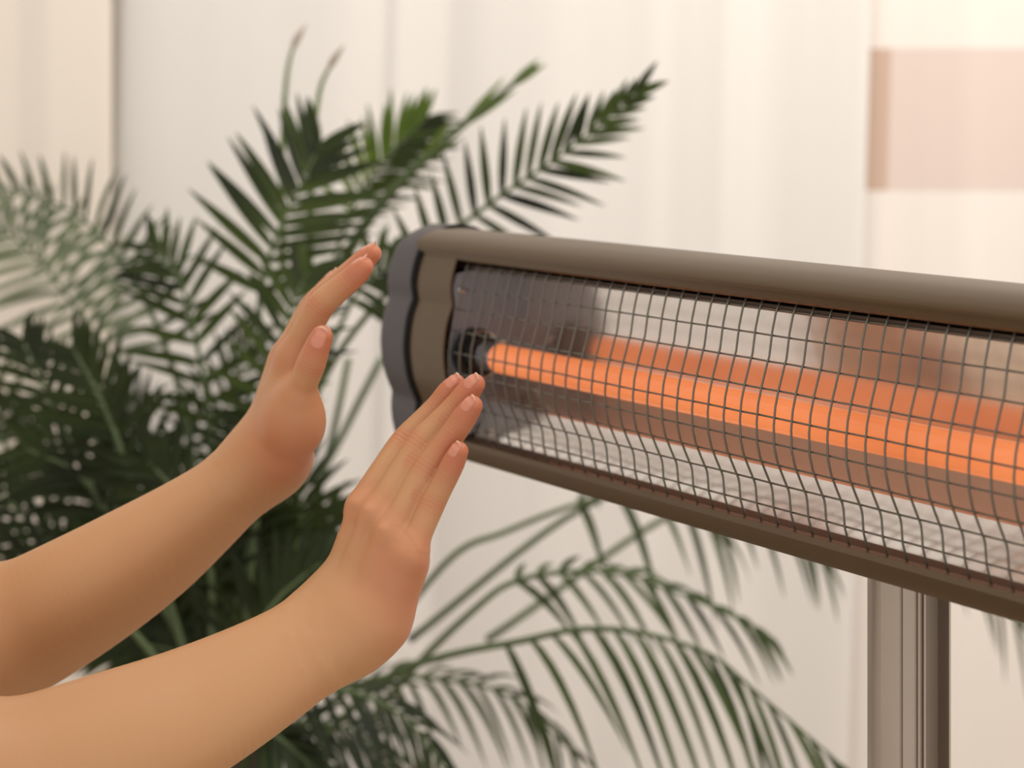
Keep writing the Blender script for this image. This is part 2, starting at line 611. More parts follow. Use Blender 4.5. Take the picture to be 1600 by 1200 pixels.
# reflector trough
refl = [(-70, 59.6), (-74, 59.5), (-74, 30), (-74, -10), (-72, -12.5), (-56, -26), (-41, -38.5), (-39.9, -40.5), (-34, -51.5), (-27, -64.5)]
refl_o = [(u - 1.2, v_ * 1.005) for (u, v_) in refl]
rf = extrude('reflector', refl + refl_o[::-1], 0.05, HL - 0.05, M['reflector'], closed=True, ang=8)
hpart(rf)
hpart(extrude('added_inner_panel', [(-25, 60.4), (-74, 59.8), (-74, 61.2), (-25, 61.8)], 0.05, HL - 0.05, M['added_panel'], closed=True))  # unseen panel added so the reflector mirrors a paler tone below the tube
for t in (0.052, HL - 0.052):
    pl = [(-9, 48), (-12, 58), (-21, 60), (-45, 59.6)] + refl[1:-1] + [(-24, -63), (-15, -58), (-14, -42), (-9, -26), (-6, -6), (-6, 9), (-9, 24), (-11, 36)]
    o = extrude('reflector_end_plate', pl, t, t + 0.0015, M['endplate'], closed=True)
    hpart(o)


def lathe_axis(name, prof, u0, v0, m, seg=28, ang=40):
    """prof: (t, radius mm) around the line (u0, v0) parallel to the heater"""
    verts, faces = [], []
    for t, r in prof:
        for j in range(seg):
            a = 2 * math.pi * j / seg
            verts.append(H(t, (u0 + r * math.cos(a)) / 1000, (v0 + r * math.sin(a)) / 1000))
    for k in range(len(prof) - 1):
        for j in range(seg):
            b = (j + 1) % seg
            faces.append((k * seg + j, k * seg + b, (k + 1) * seg + b, (k + 1) * seg + j))
    faces.append(tuple(range(seg))[::-1])
    faces.append(tuple(range((len(prof) - 1) * seg, len(prof) * seg)))
    return auto_smooth(mesh_obj(name, verts, faces, m), ang)


TU, TV = -27, -2          # tube centre in the cross-section, mm
hpart(lathe_axis('glowing_tube', [(0.088, 6), (0.0885, 9.4), (HL - 0.0885, 9.4), (HL - 0.088, 6)], TU, TV, M['glow']))
hpart(lathe_axis('quartz_sleeve', [(0.072, 8), (0.073, 10.8), (HL - 0.073, 10.8), (HL - 0.072, 8)], TU, TV, M['quartz']))
for side in (0, 1):
    e = (lambda t: t) if side == 0 else (lambda t: HL - t)
    hpart(lathe_axis('tube_socket', [(e(0.0535), 19), (e(0.060), 19), (e(0.0605), 14), (e(0.070), 13.5), (e(0.0705), 9)], TU, TV, M['ceramic']))
    hpart(lathe_axis('tube_end', [(e(0.0700), 8.4), (e(0.0885), 8.4), (e(0.0886), 5)], TU, TV, M['endplate']))
    ring = [H(e(0.064), (TU + 17 * math.cos(a)) / 1000, (TV + 17 * math.sin(a)) / 1000) for a in [math.radians(x) for x in range(60, 301, 12)]]
    v, f = tube_geo(ring, 0.0012, 8)
    hpart(auto_smooth(mesh_obj('socket_clip', v, f, M['steel'])))
    for (su, sv) in ((-16, 46), (-52, 4), (-20, -52)):
        hpart(lathe_axis('screw', [(e(0.0535), 3.2), (e(0.0550), 3.2), (e(0.0556), 2.2)], su, sv, M['steel'], 12))

# guard mesh: bent wires across, straight wires along
BV = 5.0
bend = [(-23.5, 65), (-18.5, 61), (-16, 55), (-13.4, 45), (-11, 30), (-9.6, 26.5), (-5.2, 13), (-2.6, 3), (-1.4, -8), (-1.8, -20), (-4.2, -29), (-8.0, -37), (-12.8, -46.5), (-13.6, -50), (-14.5, -60), (-17.5, -69), (-20.5, -74), (-25, -76.5)]
bend = [(a, b + BV) for a, b in bend]
rows_v = [b + BV for b in (57, 42.3, 27.3, 11.8, -3.5, -18.5, -31.5, -44.5, -59.5, -71.5)]
grille = empty('guard_grille', (0, 0, 0))
keep(grille, heater)
bend3 = [Vector((u / 1000, v_ / 1000, 0)) for u, v_ in bend]


def bend_u(v_):
    vs = [b[1] for b in bend][::-1]
    us = [b[0] for b in bend][::-1]
    return float(np.interp(v_, vs, us))


t_wires = np.arange(0.060, HL - 0.055, 0.0152)
path0 = [NF * b.x + UP * b.y for b in bend3]
wv, wf = tube_geo(path0, 0.00068, 6)
wire_me = bpy.data.meshes.new('cross_wire')
wire_me.from_pydata([tuple(x) for x in wv], [], wf)
wire_me.polygons.foreach_set('use_smooth', [True] * len(wire_me.polygons))
wire_me.materials.append(M['wire'])
for t in t_wires:
    o = bpy.data.objects.new('cross_wire', wire_me)
    COL.objects.link(o)
    o.parent = grille
    o.location = H(float(t), 0, 0)
for rv in rows_v:
    ru = bend_u(rv) - 1.25
    random.seed(int(rv * 10))
    pth = []
    for k in range(41):
        tt = 0.053 + (HL - 0.106) * k / 40
        pth.append(H(tt, (ru + random.uniform(-.12, .12)) / 1000, (rv + random.uniform(-.15, .15)) / 1000))
    v, f = tube_geo(pth, 0.00060, 6)
    o = mesh_obj('long_wire', v, f, M['wire'], grille, smooth=True)

# pole, bracket and foot
pc = H(0.421, -0.112, 0)
PW, PD = 0.0235, 0.024
pole_prof = []  # deep open channel at right is invented to darken that side with shade
for (x, y) in [(-1, -.2), (-.98, -.55), (-.86, -.82), (-.6, -.97), (-.42, -1.0), (-.40, -.93), (-.36, -.93), (-.34, -1.0), (-.04, -1.0), (-.02, -.9), (.03, -.9), (.05, -1.0), (.10, -1.0), (.12, -.84), (.18, -.84), (.20, -1.0), (.25, -1.0), (.26, .62), (.92, .62), (.93, -.62), (.985, -.58), (1, -.5), (1, -.2),
               (1, .3), (.9, .75), (.6, .98), (0, 1), (-.6, .98), (-.9, .75), (-1, .3)]:
    pole_prof.append((x * PW, y * PD))
zt_ = pc.z + 0.03
verts, faces = [], []
n = len(pole_prof)
for z in (0.03, zt_):
    for (x, y) in pole_prof:
        verts.append((pc.x + x, pc.y + y, z))
for i in range(n):
    j = (i + 1) % n
    faces.append((i, j, n + j, n + i))
faces.append(tuple(range(n))[::-1])
faces.append(tuple(range(n, 2 * n)))
pole = auto_smooth(mesh_obj('pole', verts, faces, M['alu']), 25)
hpart(pole)
pole['label'] = 'grooved bronze aluminium pole'
br = extrude('tilt_bracket', [(-86, 26), (-96, 26), (-99, 22), (-99, -22), (-96, -26), (-86, -26)], 0.385, 0.457, M['brown_dark'], closed=True)
hpart(br)
v, f = tube_geo([Vector((pc.x, pc.y, 0.03)), Vector((pc.x, pc.y, 0.12))], 0.034, 24)
hpart(auto_smooth(mesh_obj('pole_collar', v, f, M['brown_dark'])))
# round weighted foot
verts, faces = [], []
seg = 48
pr = [(0.0, 0.0), (0.19, 0.0), (0.20, 0.006), (0.196, 0.016), (0.17, 0.024), (0.05, 0.032), (0.0, 0.032)]
for r, z in pr[1:-1]:
    for j in range(seg):
        a = 2 * math.pi * j / seg
        verts.append((pc.x + r * math.cos(a), pc.y + r * math.sin(a), z))
for k in range(len(pr) - 3):
    for j in range(seg):
        b = (j + 1) % seg
        faces.append((k * seg + j, k * seg + b, (k + 1) * seg + b, (k + 1) * seg + j))
faces.append(tuple(range(seg))[::-1])
faces.append(tuple(range((len(pr) - 3) * seg, (len(pr) - 2) * seg)))
hpart(auto_smooth(mesh_obj('foot', verts, faces, M['brown_dark'])))

# ------------------------------------------------------------------ the person: signed distance body


def cone(P, a, b, ra, rb):
    ab = b - a
    L2 = float(ab @ ab) + 1e-12
    t = np.clip(((P - a) @ ab) / L2, 0, 1)
    q = P - a - t[:, None] * ab
    return np.sqrt(np.einsum('ij,ij->i', q, q)) - (ra + (rb - ra) * t)


def ellip(P, c, r):
    q = (P - np.array(c, np.float32)) / np.array(r, np.float32)
    k = np.sqrt(np.einsum('ij,ij->i', q, q))
    return (k - 1) * min(r)


def smin(a, b, k):
    h = np.maximum(k - np.abs(a - b), 0) / k
    return np.minimum(a, b) - h * h * k * 0.25


def A(p):
    w = W(p[0], p[1], p[2])
    return np.array((w.x, w.y, w.z), np.float32)


_chains = {}


def chain(P, pts, k=0.0):
    """a limb or finger: round cones along a smooth curve through (column, row, depth, radius mm)"""
    key = tuple(pts)
    if key not in _chains:
        if len(pts) > 2:
            m = 9 if max(p[3] for p in pts) > 16 else 4
            q = catmull([Vector((A(p)[0], A(p)[1], A(p)[2])) for p in pts], m * (len(pts) - 1) + 1)
            r = catmull([Vector((p[3] / 1000, 0, 0)) for p in pts], m * (len(pts) - 1) + 1)
            C = [(np.array(a, np.float32), b.x) for a, b in zip(q, r)]
        else:
            C = [(A(p), p[3] / 1000) for p in pts]
        X = np.array([c[0] for c in C])
        rm = max(c[1] for c in C)
        _chains[key] = (C, X.min(0) - rm, X.max(0) + rm)
    C, lo, hi = _chains[key]
    out = np.linalg.norm(np.maximum(np.maximum(lo - P, P - hi), 0), axis=1)
    near = out < 0.02
    Q = P[near]
    d = None
    for (a, ra), (b, rb) in zip(C[:-1], C[1:]):
        e = cone(Q, a, b, ra, rb)
        d = e if d is None else np.minimum(d, e)
    out = np.maximum(out, 0.02)
    out[near] = d
    return out


RIGHT = dict(
    palm=[
        [(528, 932, 1.150, 13), (564, 792, 1.153, 7.4)],
        [(545, 945, 1.140, 13.5), (586, 806, 1.142, 7.4)],
        [(566, 958, 1.132, 13.5), (609, 836, 1.132, 7.4)],
        [(590, 962, 1.127, 13.5), (638, 870, 1.124, 7.6)],
        [(598, 965, 1.136, 15), (636, 880, 1.132, 12)],
        [(520, 968, 1.145, 17), (545, 940, 1.143, 16)],
        [(552, 1000, 1.130, 16), (585, 968, 1.132, 16)],
        [(545, 930, 1.165, 13), (580, 850, 1.172, 12)],
    ],
    fore=[
        [(508, 960, 1.140, 17), (405, 1026, 1.120, 22), (285, 1086, 1.097, 26), (150, 1146, 1.072, 31.5), (0, 1210, 1.050, 36.5), (-75, 1250, 1.040, 37)],
        [(545, 1000, 1.126, 16.5), (440, 1072, 1.110, 20.5), (320, 1142, 1.087, 25), (180, 1205, 1.062, 30), (-40, 1285, 1.035, 35)],
    ],
    fingers=[
        [(564, 792, 1.153, 9.2), (600, 737, 1.163, 8.8), (631, 692, 1.172, 8.7), (657, 663, 1.175, 7.8), (684, 635, 1.176, 7.4), (700, 614, 1.175, 7.2), (712, 600, 1.174, 6.0)],
        [(586, 806, 1.142, 9.2), (624, 746, 1.152, 8.9), (656, 696, 1.159, 8.9), (683, 666, 1.161, 8.0), (711, 637, 1.161, 7.7), (729, 616, 1.159, 7.5), (742, 600, 1.157, 6.2)],
        [(609, 836, 1.132, 9.0), (640, 780, 1.141, 8.6), (667, 733, 1.147, 8.7), (690, 702, 1.148, 7.9), (712, 672, 1.148, 7.6), (727, 650, 1.146, 7.4), (738, 634, 1.144, 6.2)],
        [(638, 870, 1.124, 8.9), (659, 823, 1.131, 8.0), (675, 788, 1.135, 7.8), (688, 764, 1.136, 7.1), (699, 743, 1.136, 6.9), (709, 722, 1.135, 6.8), (717, 705, 1.133, 5.7)],
    ],
    tendons=[
        [(520, 926, 1.1440, 5.6), (537, 865, 1.1455, 4.0), (553, 787, 1.1468, 2.6)],
        [(532, 933, 1.1328, 5.6), (552, 868, 1.1340, 4.2), (574, 798, 1.1352, 2.6)],
        [(553, 948, 1.1248, 5.4), (575, 895, 1.1252, 4.0), (597, 828, 1.1254, 2.4)],
    ],
    thumb=[(550, 925, 1.168, 13), (575, 855, 1.188, 11), (600, 800, 1.200, 9.5), (622, 766, 1.206, 8.8), (640, 738, 1.208, 7)],
)
LEFT = dict(
    palm=[
        [(420, 695, 1.226, 13.5), (457, 562, 1.223, 10.5)],
        [(412, 692, 1.240, 14), (452, 556, 1.242, 10.5)],
        [(411, 700, 1.254, 13), (447, 562, 1.258, 10)],
        [(412, 712, 1.266, 12), (441, 578, 1.272, 9.5)],
        [(448, 700, 1.226, 15.5), (459, 668, 1.214, 15)],
        [(459, 668, 1.214, 15), (461, 650, 1.210, 14)],
        [(461, 650, 1.210, 14), (467, 618, 1.202, 11)],
        [(440, 712, 1.255, 15), (458, 610, 1.268, 12)],
        [(410, 715, 1.240, 16), (436, 702, 1.236, 16)],
        [(424, 727, 1.255, 15), (440, 712, 1.250, 15)],
    ],
    fore=[
        [(406, 714, 1.236, 16.5), (300, 797, 1.226, 23), (200, 866, 1.216, 29), (100, 928, 1.206, 33.5), (0, 984, 1.200, 36.5), (-90, 1030, 1.190, 37)],
        [(422, 731, 1.258, 15.5), (330, 812, 1.250, 21), (230, 888, 1.240, 27), (100, 968, 1.230, 32), (-60, 1050, 1.220, 36)],
    ],
    fingers=[
        [(457, 562, 1.223, 10), (479, 517, 1.221, 9.3), (500, 479, 1.219, 9.2), (523, 457, 1.218, 8.3), (545, 439, 1.217, 7.8), (558, 427, 1.216, 7.5), (568, 417, 1.215, 6.3)],
        [(452, 556, 1.242, 10), (477, 508, 1.242, 9.2), (503, 468, 1.241, 9.0), (530, 442, 1.239, 8.2), (555, 420, 1.237, 7.8), (570, 406, 1.236, 7.4), (581, 396, 1.235, 6.2)],
        [(447, 562, 1.258, 9.6), (468, 516, 1.260, 8.8), (490, 478, 1.261, 8.7), (512, 455, 1.261, 7.8), (533, 438, 1.260, 7.5), (550, 425, 1.260, 6.2)],
        [(441, 578, 1.272, 9), (459, 538, 1.276, 7.8), (476, 502, 1.279, 7.8), (492, 475, 1.281, 7.2), (508, 454, 1.282, 7.0), (523, 436, 1.283, 5.8)],
    ],
    thumb=[(468, 620, 1.203, 11), (475, 597, 1.198, 9.2), (486, 568, 1.194, 9.2), (494, 547, 1.192, 8.2), (499, 535, 1.191, 7.6), (503, 525, 1.190, 6.7)],
)
SH_R, SH_L = np.array((-.455, .965, 1.33), np.float32), np.array((-.48, 1.29, 1.33), np.float32)


def arm_sdf(P, D, sh):
    palm = None
    for c in D['palm']:
        e = chain(P, c)
        palm = e if palm is None else smin(palm, e, 0.015)
    fore = None
    for c in D['fore']:
        e = chain(P, c, 0.02)
        fore = e if fore is None else smin(fore, e, 0.022)
    el = A(D['fore'][0][-1])
    e = cone(P, el, sh, 0.037, 0.048)
    fore = smin(fore, e, 0.03)
    body = smin(palm, fore, 0.022)
    for c in D.get('tendons', []):
        body = smin(body, chain(P, c), 0.004)
    fing = None
    for c in D['fingers']:
        e = chain(P, c, 0.003)
        fing = e if fing is None else smin(fing, e, 0.0022)
    d = smin(body, fing, 0.006)
    th = chain(P, D['thumb'], 0.003)
    # the thumb blends with the palm near its root only, elsewhere it keeps its crease
    return np.where(True, smin(d, th, 0.0022), d)


def body_sdf(P):
    f = np.float32
    X, Y = -.505, 1.13
    V = lambda x, y, z: np.array((x, y, z), f)
    d = cone(P, V(X, Y - .05, .98), V(X, Y - .045, 1.25), .112, .095)
    d = smin(d, cone(P, V(X, Y + .05, .98), V(X, Y + .045, 1.25), .112, .095), .08)
    d = smin(d, cone(P, SH_R, SH_L, .05, .05), .06)
    d = smin(d, cone(P, V(X + .05, Y - .075, 1.2), V(X + .05, Y + .075, 1.2), .06, .06), .05)
    d = smin(d, cone(P, V(X, Y, 1.36), V(X + .02, Y, 1.47), .052, .048), .05)
    # head: skull, jaw, nose, chin, ears
    hd = ellip(P, (X + .02, Y, 1.575), (.094, .074, .105))
    hd = smin(hd, ellip(P, (X + .055, Y, 1.515), (.06, .05, .058)), .04)
    hd = smin(hd, cone(P, V(X + .112, Y, 1.565), V(X + .126, Y, 1.535), .007, .012), .015)
    hd = smin(hd, cone(P, V(X + .108, Y - .016, 1.505), V(X + .108, Y + .016, 1.505), .007, .007), .008)
    hd = smin(hd, cone(P, V(X + .10, Y, 1.472), V(X + .098, Y, 1.475), .016, .016), .02)
    for s in (-1, 1):
        hd = smin(hd, ellip(P, (X + .01, Y + s * .075, 1.545), (.018, .008, .03)), .008)
        d = smin(d, cone(P, V(X, Y + s * .08, .93), V(X + .01, Y + s * .085, .5), .092, .058), .05)
        d = smin(d, cone(P, V(X + .01, Y + s * .085, .5), V(X - .02, Y + s * .09, .09), .058, .038), .03)
        d = smin(d, cone(P, V(X - .03, Y + s * .09, .045), V(X + .12, Y + s * .10, .035), .04, .03), .03)
    d = smin(d, hd, .03)
    return d


def grid_mesh(sdf, lo, hi, h, coarse=8):
    """naive surface nets on a grid of step h, evaluated only near the surface"""
    lo = np.array(lo, np.float32)
    n = np.ceil((np.array(hi) - lo) / (h * coarse)).astype(int)
    cs = h * coarse
    ci = np.stack(np.meshgrid(*[np.arange(k) for k in n], indexing='ij'), -1).reshape(-1, 3)
    cd = sdf((lo + (ci + 0.5) * cs).astype(np.float32))
    act = np.abs(cd) < cs * 1.35
    full = np.repeat(np.repeat(np.repeat(cd.reshape(n).astype(np.float32), coarse, 0), coarse, 1), coarse, 2)
    full = np.pad(full, ((0, 1),) * 3, mode='edge')
    off = np.stack(np.meshgrid(*[np.arange(coarse + 1)] * 3, indexing='ij'), -1).reshape(-1, 3)
    ids = (ci[act][:, None, :] * coarse + off[None]).reshape(-1, 3)
    flat = np.unique(np.ravel_multi_index(ids.T, full.shape))
    ids = np.stack(np.unravel_index(flat, full.shape), -1)
    out = np.empty(len(ids), np.float32)
    for s in range(0, len(ids), 400000):
        out[s:s + 400000] = sdf((lo + ids[s:s + 400000] * h).astype(np.float32))
    full.reshape(-1)[flat] = out
    ins = full < 0
    s = ins.shape
    cnt = np.zeros((s[0] - 1, s[1] - 1, s[2] - 1), np.int8)
    for a in (0, 1):
        for b in (0, 1):
            for c in (0, 1):
                cnt += ins[a:s[0] - 1 + a, b:s[1] - 1 + b, c:s[2] - 1 + c]
    cells = np.argwhere((cnt > 0) & (cnt < 8))
    idx = -np.ones(cnt.shape, np.int32)
    idx[tuple(cells.T)] = np.arange(len(cells))
    acc = np.zeros((len(cells), 3))
    num = np.zeros(len(cells))
    corners = [(a, b, c) for a in (0, 1) for b in (0, 1) for c in (0, 1)]
    for p in corners:
        for ax in range(3):
            if p[ax] == 1:
                continue
            q = list(p)
            q[ax] = 1
            va = full[tuple((cells + p).T)]
            vb = full[tuple((cells + q).T)]
            m = (va < 0) != (vb < 0)
            t = np.where(m, va / np.where(m, va - vb, 1), 0)
            pos = np.array(p)[None] + t[:, None] * (np.array(q) - np.array(p))[None]
            acc += np.where(m[:, None], pos, 0)
            num += m
    V = (lo + (cells + acc / num[:, None]) * h).astype(np.float32)
    faces = []
    for ax in range(3):
        b, c = (ax + 1) % 3, (ax + 2) % 3
        sl0 = [slice(None)] * 3
        sl1 = [slice(None)] * 3
        sl0[ax] = slice(0, -1)
        sl1[ax] = slice(1, None)
        e = np.argwhere(ins[tuple(sl0)] != ins[tuple(sl1)])
        e = e[(e[:, b] > 0) & (e[:, c] > 0) & (e[:, b] < s[b] - 1) & (e[:, c] < s[c] - 1)]
        flip = ins[tuple(sl0)][tuple(e.T)]
        db = np.zeros(3, int)
        db[b] = 1
        dc = np.zeros(3, int)
        dc[c] = 1
        q = np.stack([idx[tuple((e - db - dc).T)], idx[tuple((e - dc).T)], idx[tuple(e.T)], idx[tuple((e - db).T)]], -1)
        q[~flip] = q[~flip][:, ::-1]
        faces.append(q)
    Fq = np.concatenate(faces)
    # pull the vertices onto the surface
    for it in range(2):
        eps = 0.0004
        d = sdf(V)
        g = np.stack([(sdf(V + np.eye(3, dtype=np.float32)[k] * eps) - d) / eps for k in range(3)], -1)
        gl = np.linalg.norm(g, axis=1, keepdims=True) + 1e-9
        st = np.clip(d, -h * .6, h * .6)[:, None] * g / gl ** 2
        V = (V - st * 0.8).astype(np.float32)
    return V, Fq


def np_mesh(name, V, Fq, m, parent=None):
    me = bpy.data.meshes.new(name)
    me.vertices.add(len(V))
    me.vertices.foreach_set('co', V.astype(np.float32).ravel())
    me.loops.add(Fq.size)
    me.loops.foreach_set('vertex_index', Fq.astype(np.int32).ravel())
    me.polygons.add(len(Fq))
    me.polygons.foreach_set('loop_start', np.arange(0, Fq.size, 4, dtype=np.int32))
    me.update(calc_edges=True)
    me.validate()
    me.polygons.foreach_set('use_smooth', np.ones(len(me.polygons), bool))
    if m:
        me.materials.append(m)
    o = bpy.data.objects.new(name, me)
    COL.objects.link(o)
    if parent:
        keep(o, parent)
    return o


XCUT = -0.345


def arm_bounds(D, sh):
    pts = np.array([A(p) for part in ('palm', 'fore', 'fingers') for c in D[part] for p in c] + [A(p) for p in D['thumb']] + [A(D['fore'][0][-1]) * .35 + sh * .65])
    return pts.min(0) - 0.045, pts.max(0) + 0.045


parts_v, parts_f, fl, cz = [], [], [], []
off = 0
nail_jobs = []
for D, sh, xcut in ((RIGHT, SH_R, -0.385), (LEFT, SH_L, -0.425)):
    fn = lambda P, D=D, sh=sh: arm_sdf(P, D, sh)
    lo, hi = arm_bounds(D, sh)
    lo[0] = xcut
    V, Fq = grid_mesh(fn, lo, hi, 0.00125)
    # the limbs are smoothed along their length, the fingers only a little
    tips = np.array([A(c[k]) for c in D['fingers'] + [D['thumb']] for k in range(len(c))])
    wr = A(D['palm'][1][0])
    dist = np.min(np.linalg.norm(V[:, None, :] - tips[None], axis=2), axis=1) if len(V) < 60000 else np.concatenate([np.min(np.linalg.norm(V[q:q + 50000, None, :] - tips[None], axis=2), axis=1) for q in range(0, len(V), 50000)])
    wgt = np.clip((dist - 0.014) / 0.03, 0.0, 1.0)
    E = np.unique(np.sort(np.concatenate([Fq[:, [0, 1]], Fq[:, [1, 2]], Fq[:, [2, 3]], Fq[:, [3, 0]]]), axis=1), axis=0)
    deg = np.bincount(E.ravel(), minlength=len(V)).astype(np.float64)
    Vs = V.astype(np.float64)
    for it in range(90):
        acc = np.stack([np.bincount(E[:, 0], Vs[E[:, 1], k], len(V)) + np.bincount(E[:, 1], Vs[E[:, 0], k], len(V)) for k in range(3)], -1) / np.maximum(deg, 1)[:, None]
        w_ = (np.maximum(wgt, 0.35 if it < 4 else 0) * 0.6 * (deg >= 4))[:, None]
        Vs = Vs + (acc - Vs) * w_ * (1.0 if it % 2 == 0 else -1.03)
    V = Vs.astype(np.float32)
    # where the blood shows: fingertips, knuckles, palm edge
    flush = np.zeros(len(V))
    crease = np.zeros(len(V))
    for ch in D['fingers'] + [D['thumb']]:
        pts = [A(p) for p in ch]
        tip = pts[-1]
        dt = np.linalg.norm(V - tip, axis=1)
        flush = np.maximum(flush, 0.95 * np.exp(-(dt / 0.020) ** 2))
        for k in ((2, 4) if len(ch) >= 6 else (2,)):
            kk = min(k, len(pts) - 2)
            j = pts[kk]
            ax = pts[kk + 1] - pts[kk - 1]
            ax = ax / np.linalg.norm(ax)
            dj = np.linalg.norm(V - j, axis=1)
            s = (V - j) @ ax
            near = (dj < ch[kk][3] / 1000 + 0.006)
            amp = 1.0 if k == 2 else 0.7
            g = np.exp(-(s / 0.0045) ** 2) * near * amp
            flush = np.maximum(flush, 0.45 * np.exp(-(s / 0.007) ** 2) * near)
            crease -= g * (0.5 + 0.5 * np.cos(s / 0.0026 * 2 * np.pi)) * 0.7
        flush = np.maximum(flush, 0.55 * np.exp(-(np.linalg.norm(V - pts[0], axis=1) / 0.016) ** 2))
    for c in D['palm'][4:5]:
        a, b = A(c[0]), A(c[1])
        flush = np.maximum(flush, 0.6 * np.exp(-((cone(V, a, b, 0, 0) - .012).clip(0) / 0.014) ** 2))
    parts_v.append(V)
    parts_f.append(Fq + off)
    off += len(V)
    fl.append(flush)
    cz.append(crease)


def full_body(P):
    d = body_sdf(P)
    for D, sh in ((RIGHT, SH_R), (LEFT, SH_L)):
        el = A(D['fore'][0][-1])
        e = cone(P, el, sh, 0.037, 0.048)
        e2 = None
        for c in D['fore']:
            q = chain(P, c[-2:], 0.02)
            e2 = q if e2 is None else smin(e2, q, .022)
        e = smin(e, e2, .03)
        # the arms are only taken left of the cut, where the finer mesh starts
        cut = P[:, 0] - ((-0.385 if D is RIGHT else -0.425) + 0.004)
        e = np.maximum(e, cut)
        d = smin(d, e, 0.02)
    return d


V, Fq = grid_mesh(full_body, (-.72, .80, -.01), (-.30, 1.46, 1.72), 0.007, 6)
parts_v.append(V)
parts_f.append(Fq + off)
fl.append(np.full(len(V), .1))
cz.append(np.zeros(len(V)))
person = np_mesh('person', np.concatenate(parts_v), np.concatenate(parts_f), M['skin'])
tag(person, 'person with bare forearms holding both open palms towards the glowing heater', 'person')
for nm, dat in (('flush', fl), ('crease', cz)):
    a = person.data.attributes.new(nm, 'FLOAT', 'POINT')
    a.data.foreach_set('value', np.concatenate(dat).astype(np.float32))


# fingernails, laid onto the fingertips
def nail(D, sh, ch, dorsal, name='fingernail', wid=0.74, l0=-0.6, l1=1.02):
    fn = lambda P: arm_sdf(P, D, sh)
    c = A(ch[-1])
    b = A(ch[-3])
    r = ch[-1][3] / 1000
    ax = c - b
    ax /= np.linalg.norm(ax)
    dv = np.array(dorsal, np.float64)
    dv -= ax * (dv @ ax)
    dv /= np.linalg.norm(dv)
    sd = np.cross(ax, dv)
    nu, nv = 8, 11
    P, dirs = [], []
    for i in range(nv + 1):
        s = i / nv
        for j in range(nu + 1):
            q = -1 + 2 * j / nu
            end = 1 - 0.28 * q * q if s > .5 else 1
            st = l0 + 0.25 * q * q * (1 - s)
            al = st + (l1 * end - st) * s
            ang = q * wid * 1.05
            P.append(c + ax * al * r * 1.15)
            dirs.append(dv * math.cos(ang) + sd * math.sin(ang))
    P = np.array(P)
    dirs = np.array(dirs)
    tt = np.full(len(P), 0.0)
    lo_, hi_ = np.zeros(len(P)), np.full(len(P), r * 2.2)
    for it in range(18):
        mid = (lo_ + hi_) / 2
        ins = fn((P + dirs * mid[:, None]).astype(np.float32)) < 0
        lo_ = np.where(ins, mid, lo_)
        hi_ = np.where(ins, hi_, mid)
    # beyond the flesh the nail carries on straight
    tt = np.maximum(lo_, r * 0.72)
    qq = np.array([-1 + 2 * j / nu for i in range(nv + 1) for j in range(nu + 1)])
    ii = np.array([i / nv for i in range(nv + 1) for j in range(nu + 1)])
    lift = 0.00040 * (1 - np.abs(qq) ** 4) - 0.00018 - 0.0003 * (1 - np.minimum(1, ii * 6))
    S = P + dirs * (tt + lift)[:, None]
    n0 = len(S)
    Bk = P + dirs * (tt + lift - 0.0006)[:, None]
    verts = [tuple(x) for x in np.concatenate([S, Bk])]
    faces, mi = [], []
    w = nu + 1
    for i in range(nv):
        for j in range(nu):
            a = i * w + j
            faces.append((a, a + 1, a + w + 1, a + w))
            mi.append(1 if i >= nv - 1 else 0)
            faces.append((n0 + a, n0 + a + w, n0 + a + w + 1, n0 + a + 1))
            mi.append(1 if i >= nv - 1 else 0)
    rim = [j for j in range(w)] + [i * w + nu for i in range(1, nv + 1)] + [nv * w + j for j in range(nu - 1, -1, -1)] + [i * w for i in range(nv - 1, 0, -1)]
    for a, b_ in zip(rim, rim[1:] + rim[:1]):
        faces.append((a, n0 + a, n0 + b_, b_))
        mi.append(0)
    o = mesh_obj(name, verts, faces, M['nail'], smooth=True)
    o.data.materials.append(M['nail_tip'])
    o.data.polygons.foreach_set('material_index', mi)
    bm = bmesh.new()
    bm.from_mesh(o.data)
    bmesh.ops.recalc_face_normals(bm, faces=bm.faces)
    bm.to_mesh(o.data)
    bm.free()
    keep(o, person)
    return o


for ch in RIGHT['fingers']:
    nail(RIGHT, SH_R, ch, (-.52, -.73, .44))
for ch in LEFT['fingers']:
    nail(LEFT, SH_L, ch, (-.62, -.05, .78))
nail(LEFT, SH_L, LEFT['thumb'], (-.10, -1, .12), l0=-0.9)
nail(RIGHT, SH_R, RIGHT['thumb'], (-.3, .2, .5))


# clothes and hair, all outside the frame on the left
def shirt_sdf(P):
    d = body_sdf(P) - 0.010
    d = np.maximum(d, P[:, 2] - 1.385)
    for D, sh in ((RIGHT, SH_R), (LEFT, SH_L)):
        el = A(D['fore'][0][-1])
        d = smin(d, cone(P, sh, sh + (el - sh) * .55, .062, .058), .03)
    return np.maximum(d, .90 - P[:, 2])


def legs_sdf(P):
    d = body_sdf(P) - 0.012
    return np.maximum(np.maximum(d, P[:, 2] - .99), .10 - P[:, 2])


def shoe_sdf(P):
    d = body_sdf(P) - 0.006
    return np.maximum(np.maximum(d, P[:, 2] - .085), .004 - P[:, 2])


def hair_sdf(P):
    X, Y = -.505, 1.13
    d = ellip(P, (X - .005, Y, 1.595), (.108, .092, .118))
    d = smin(d, cone(P, np.array((X - .07, Y, 1.56), np.float32), np.array((X - .09, Y, 1.32), np.float32), .07, .035), .05)
    face = -(ellip(P, (X + .12, Y, 1.53), (.09, .085, .10)))
    return np.maximum(d, face)


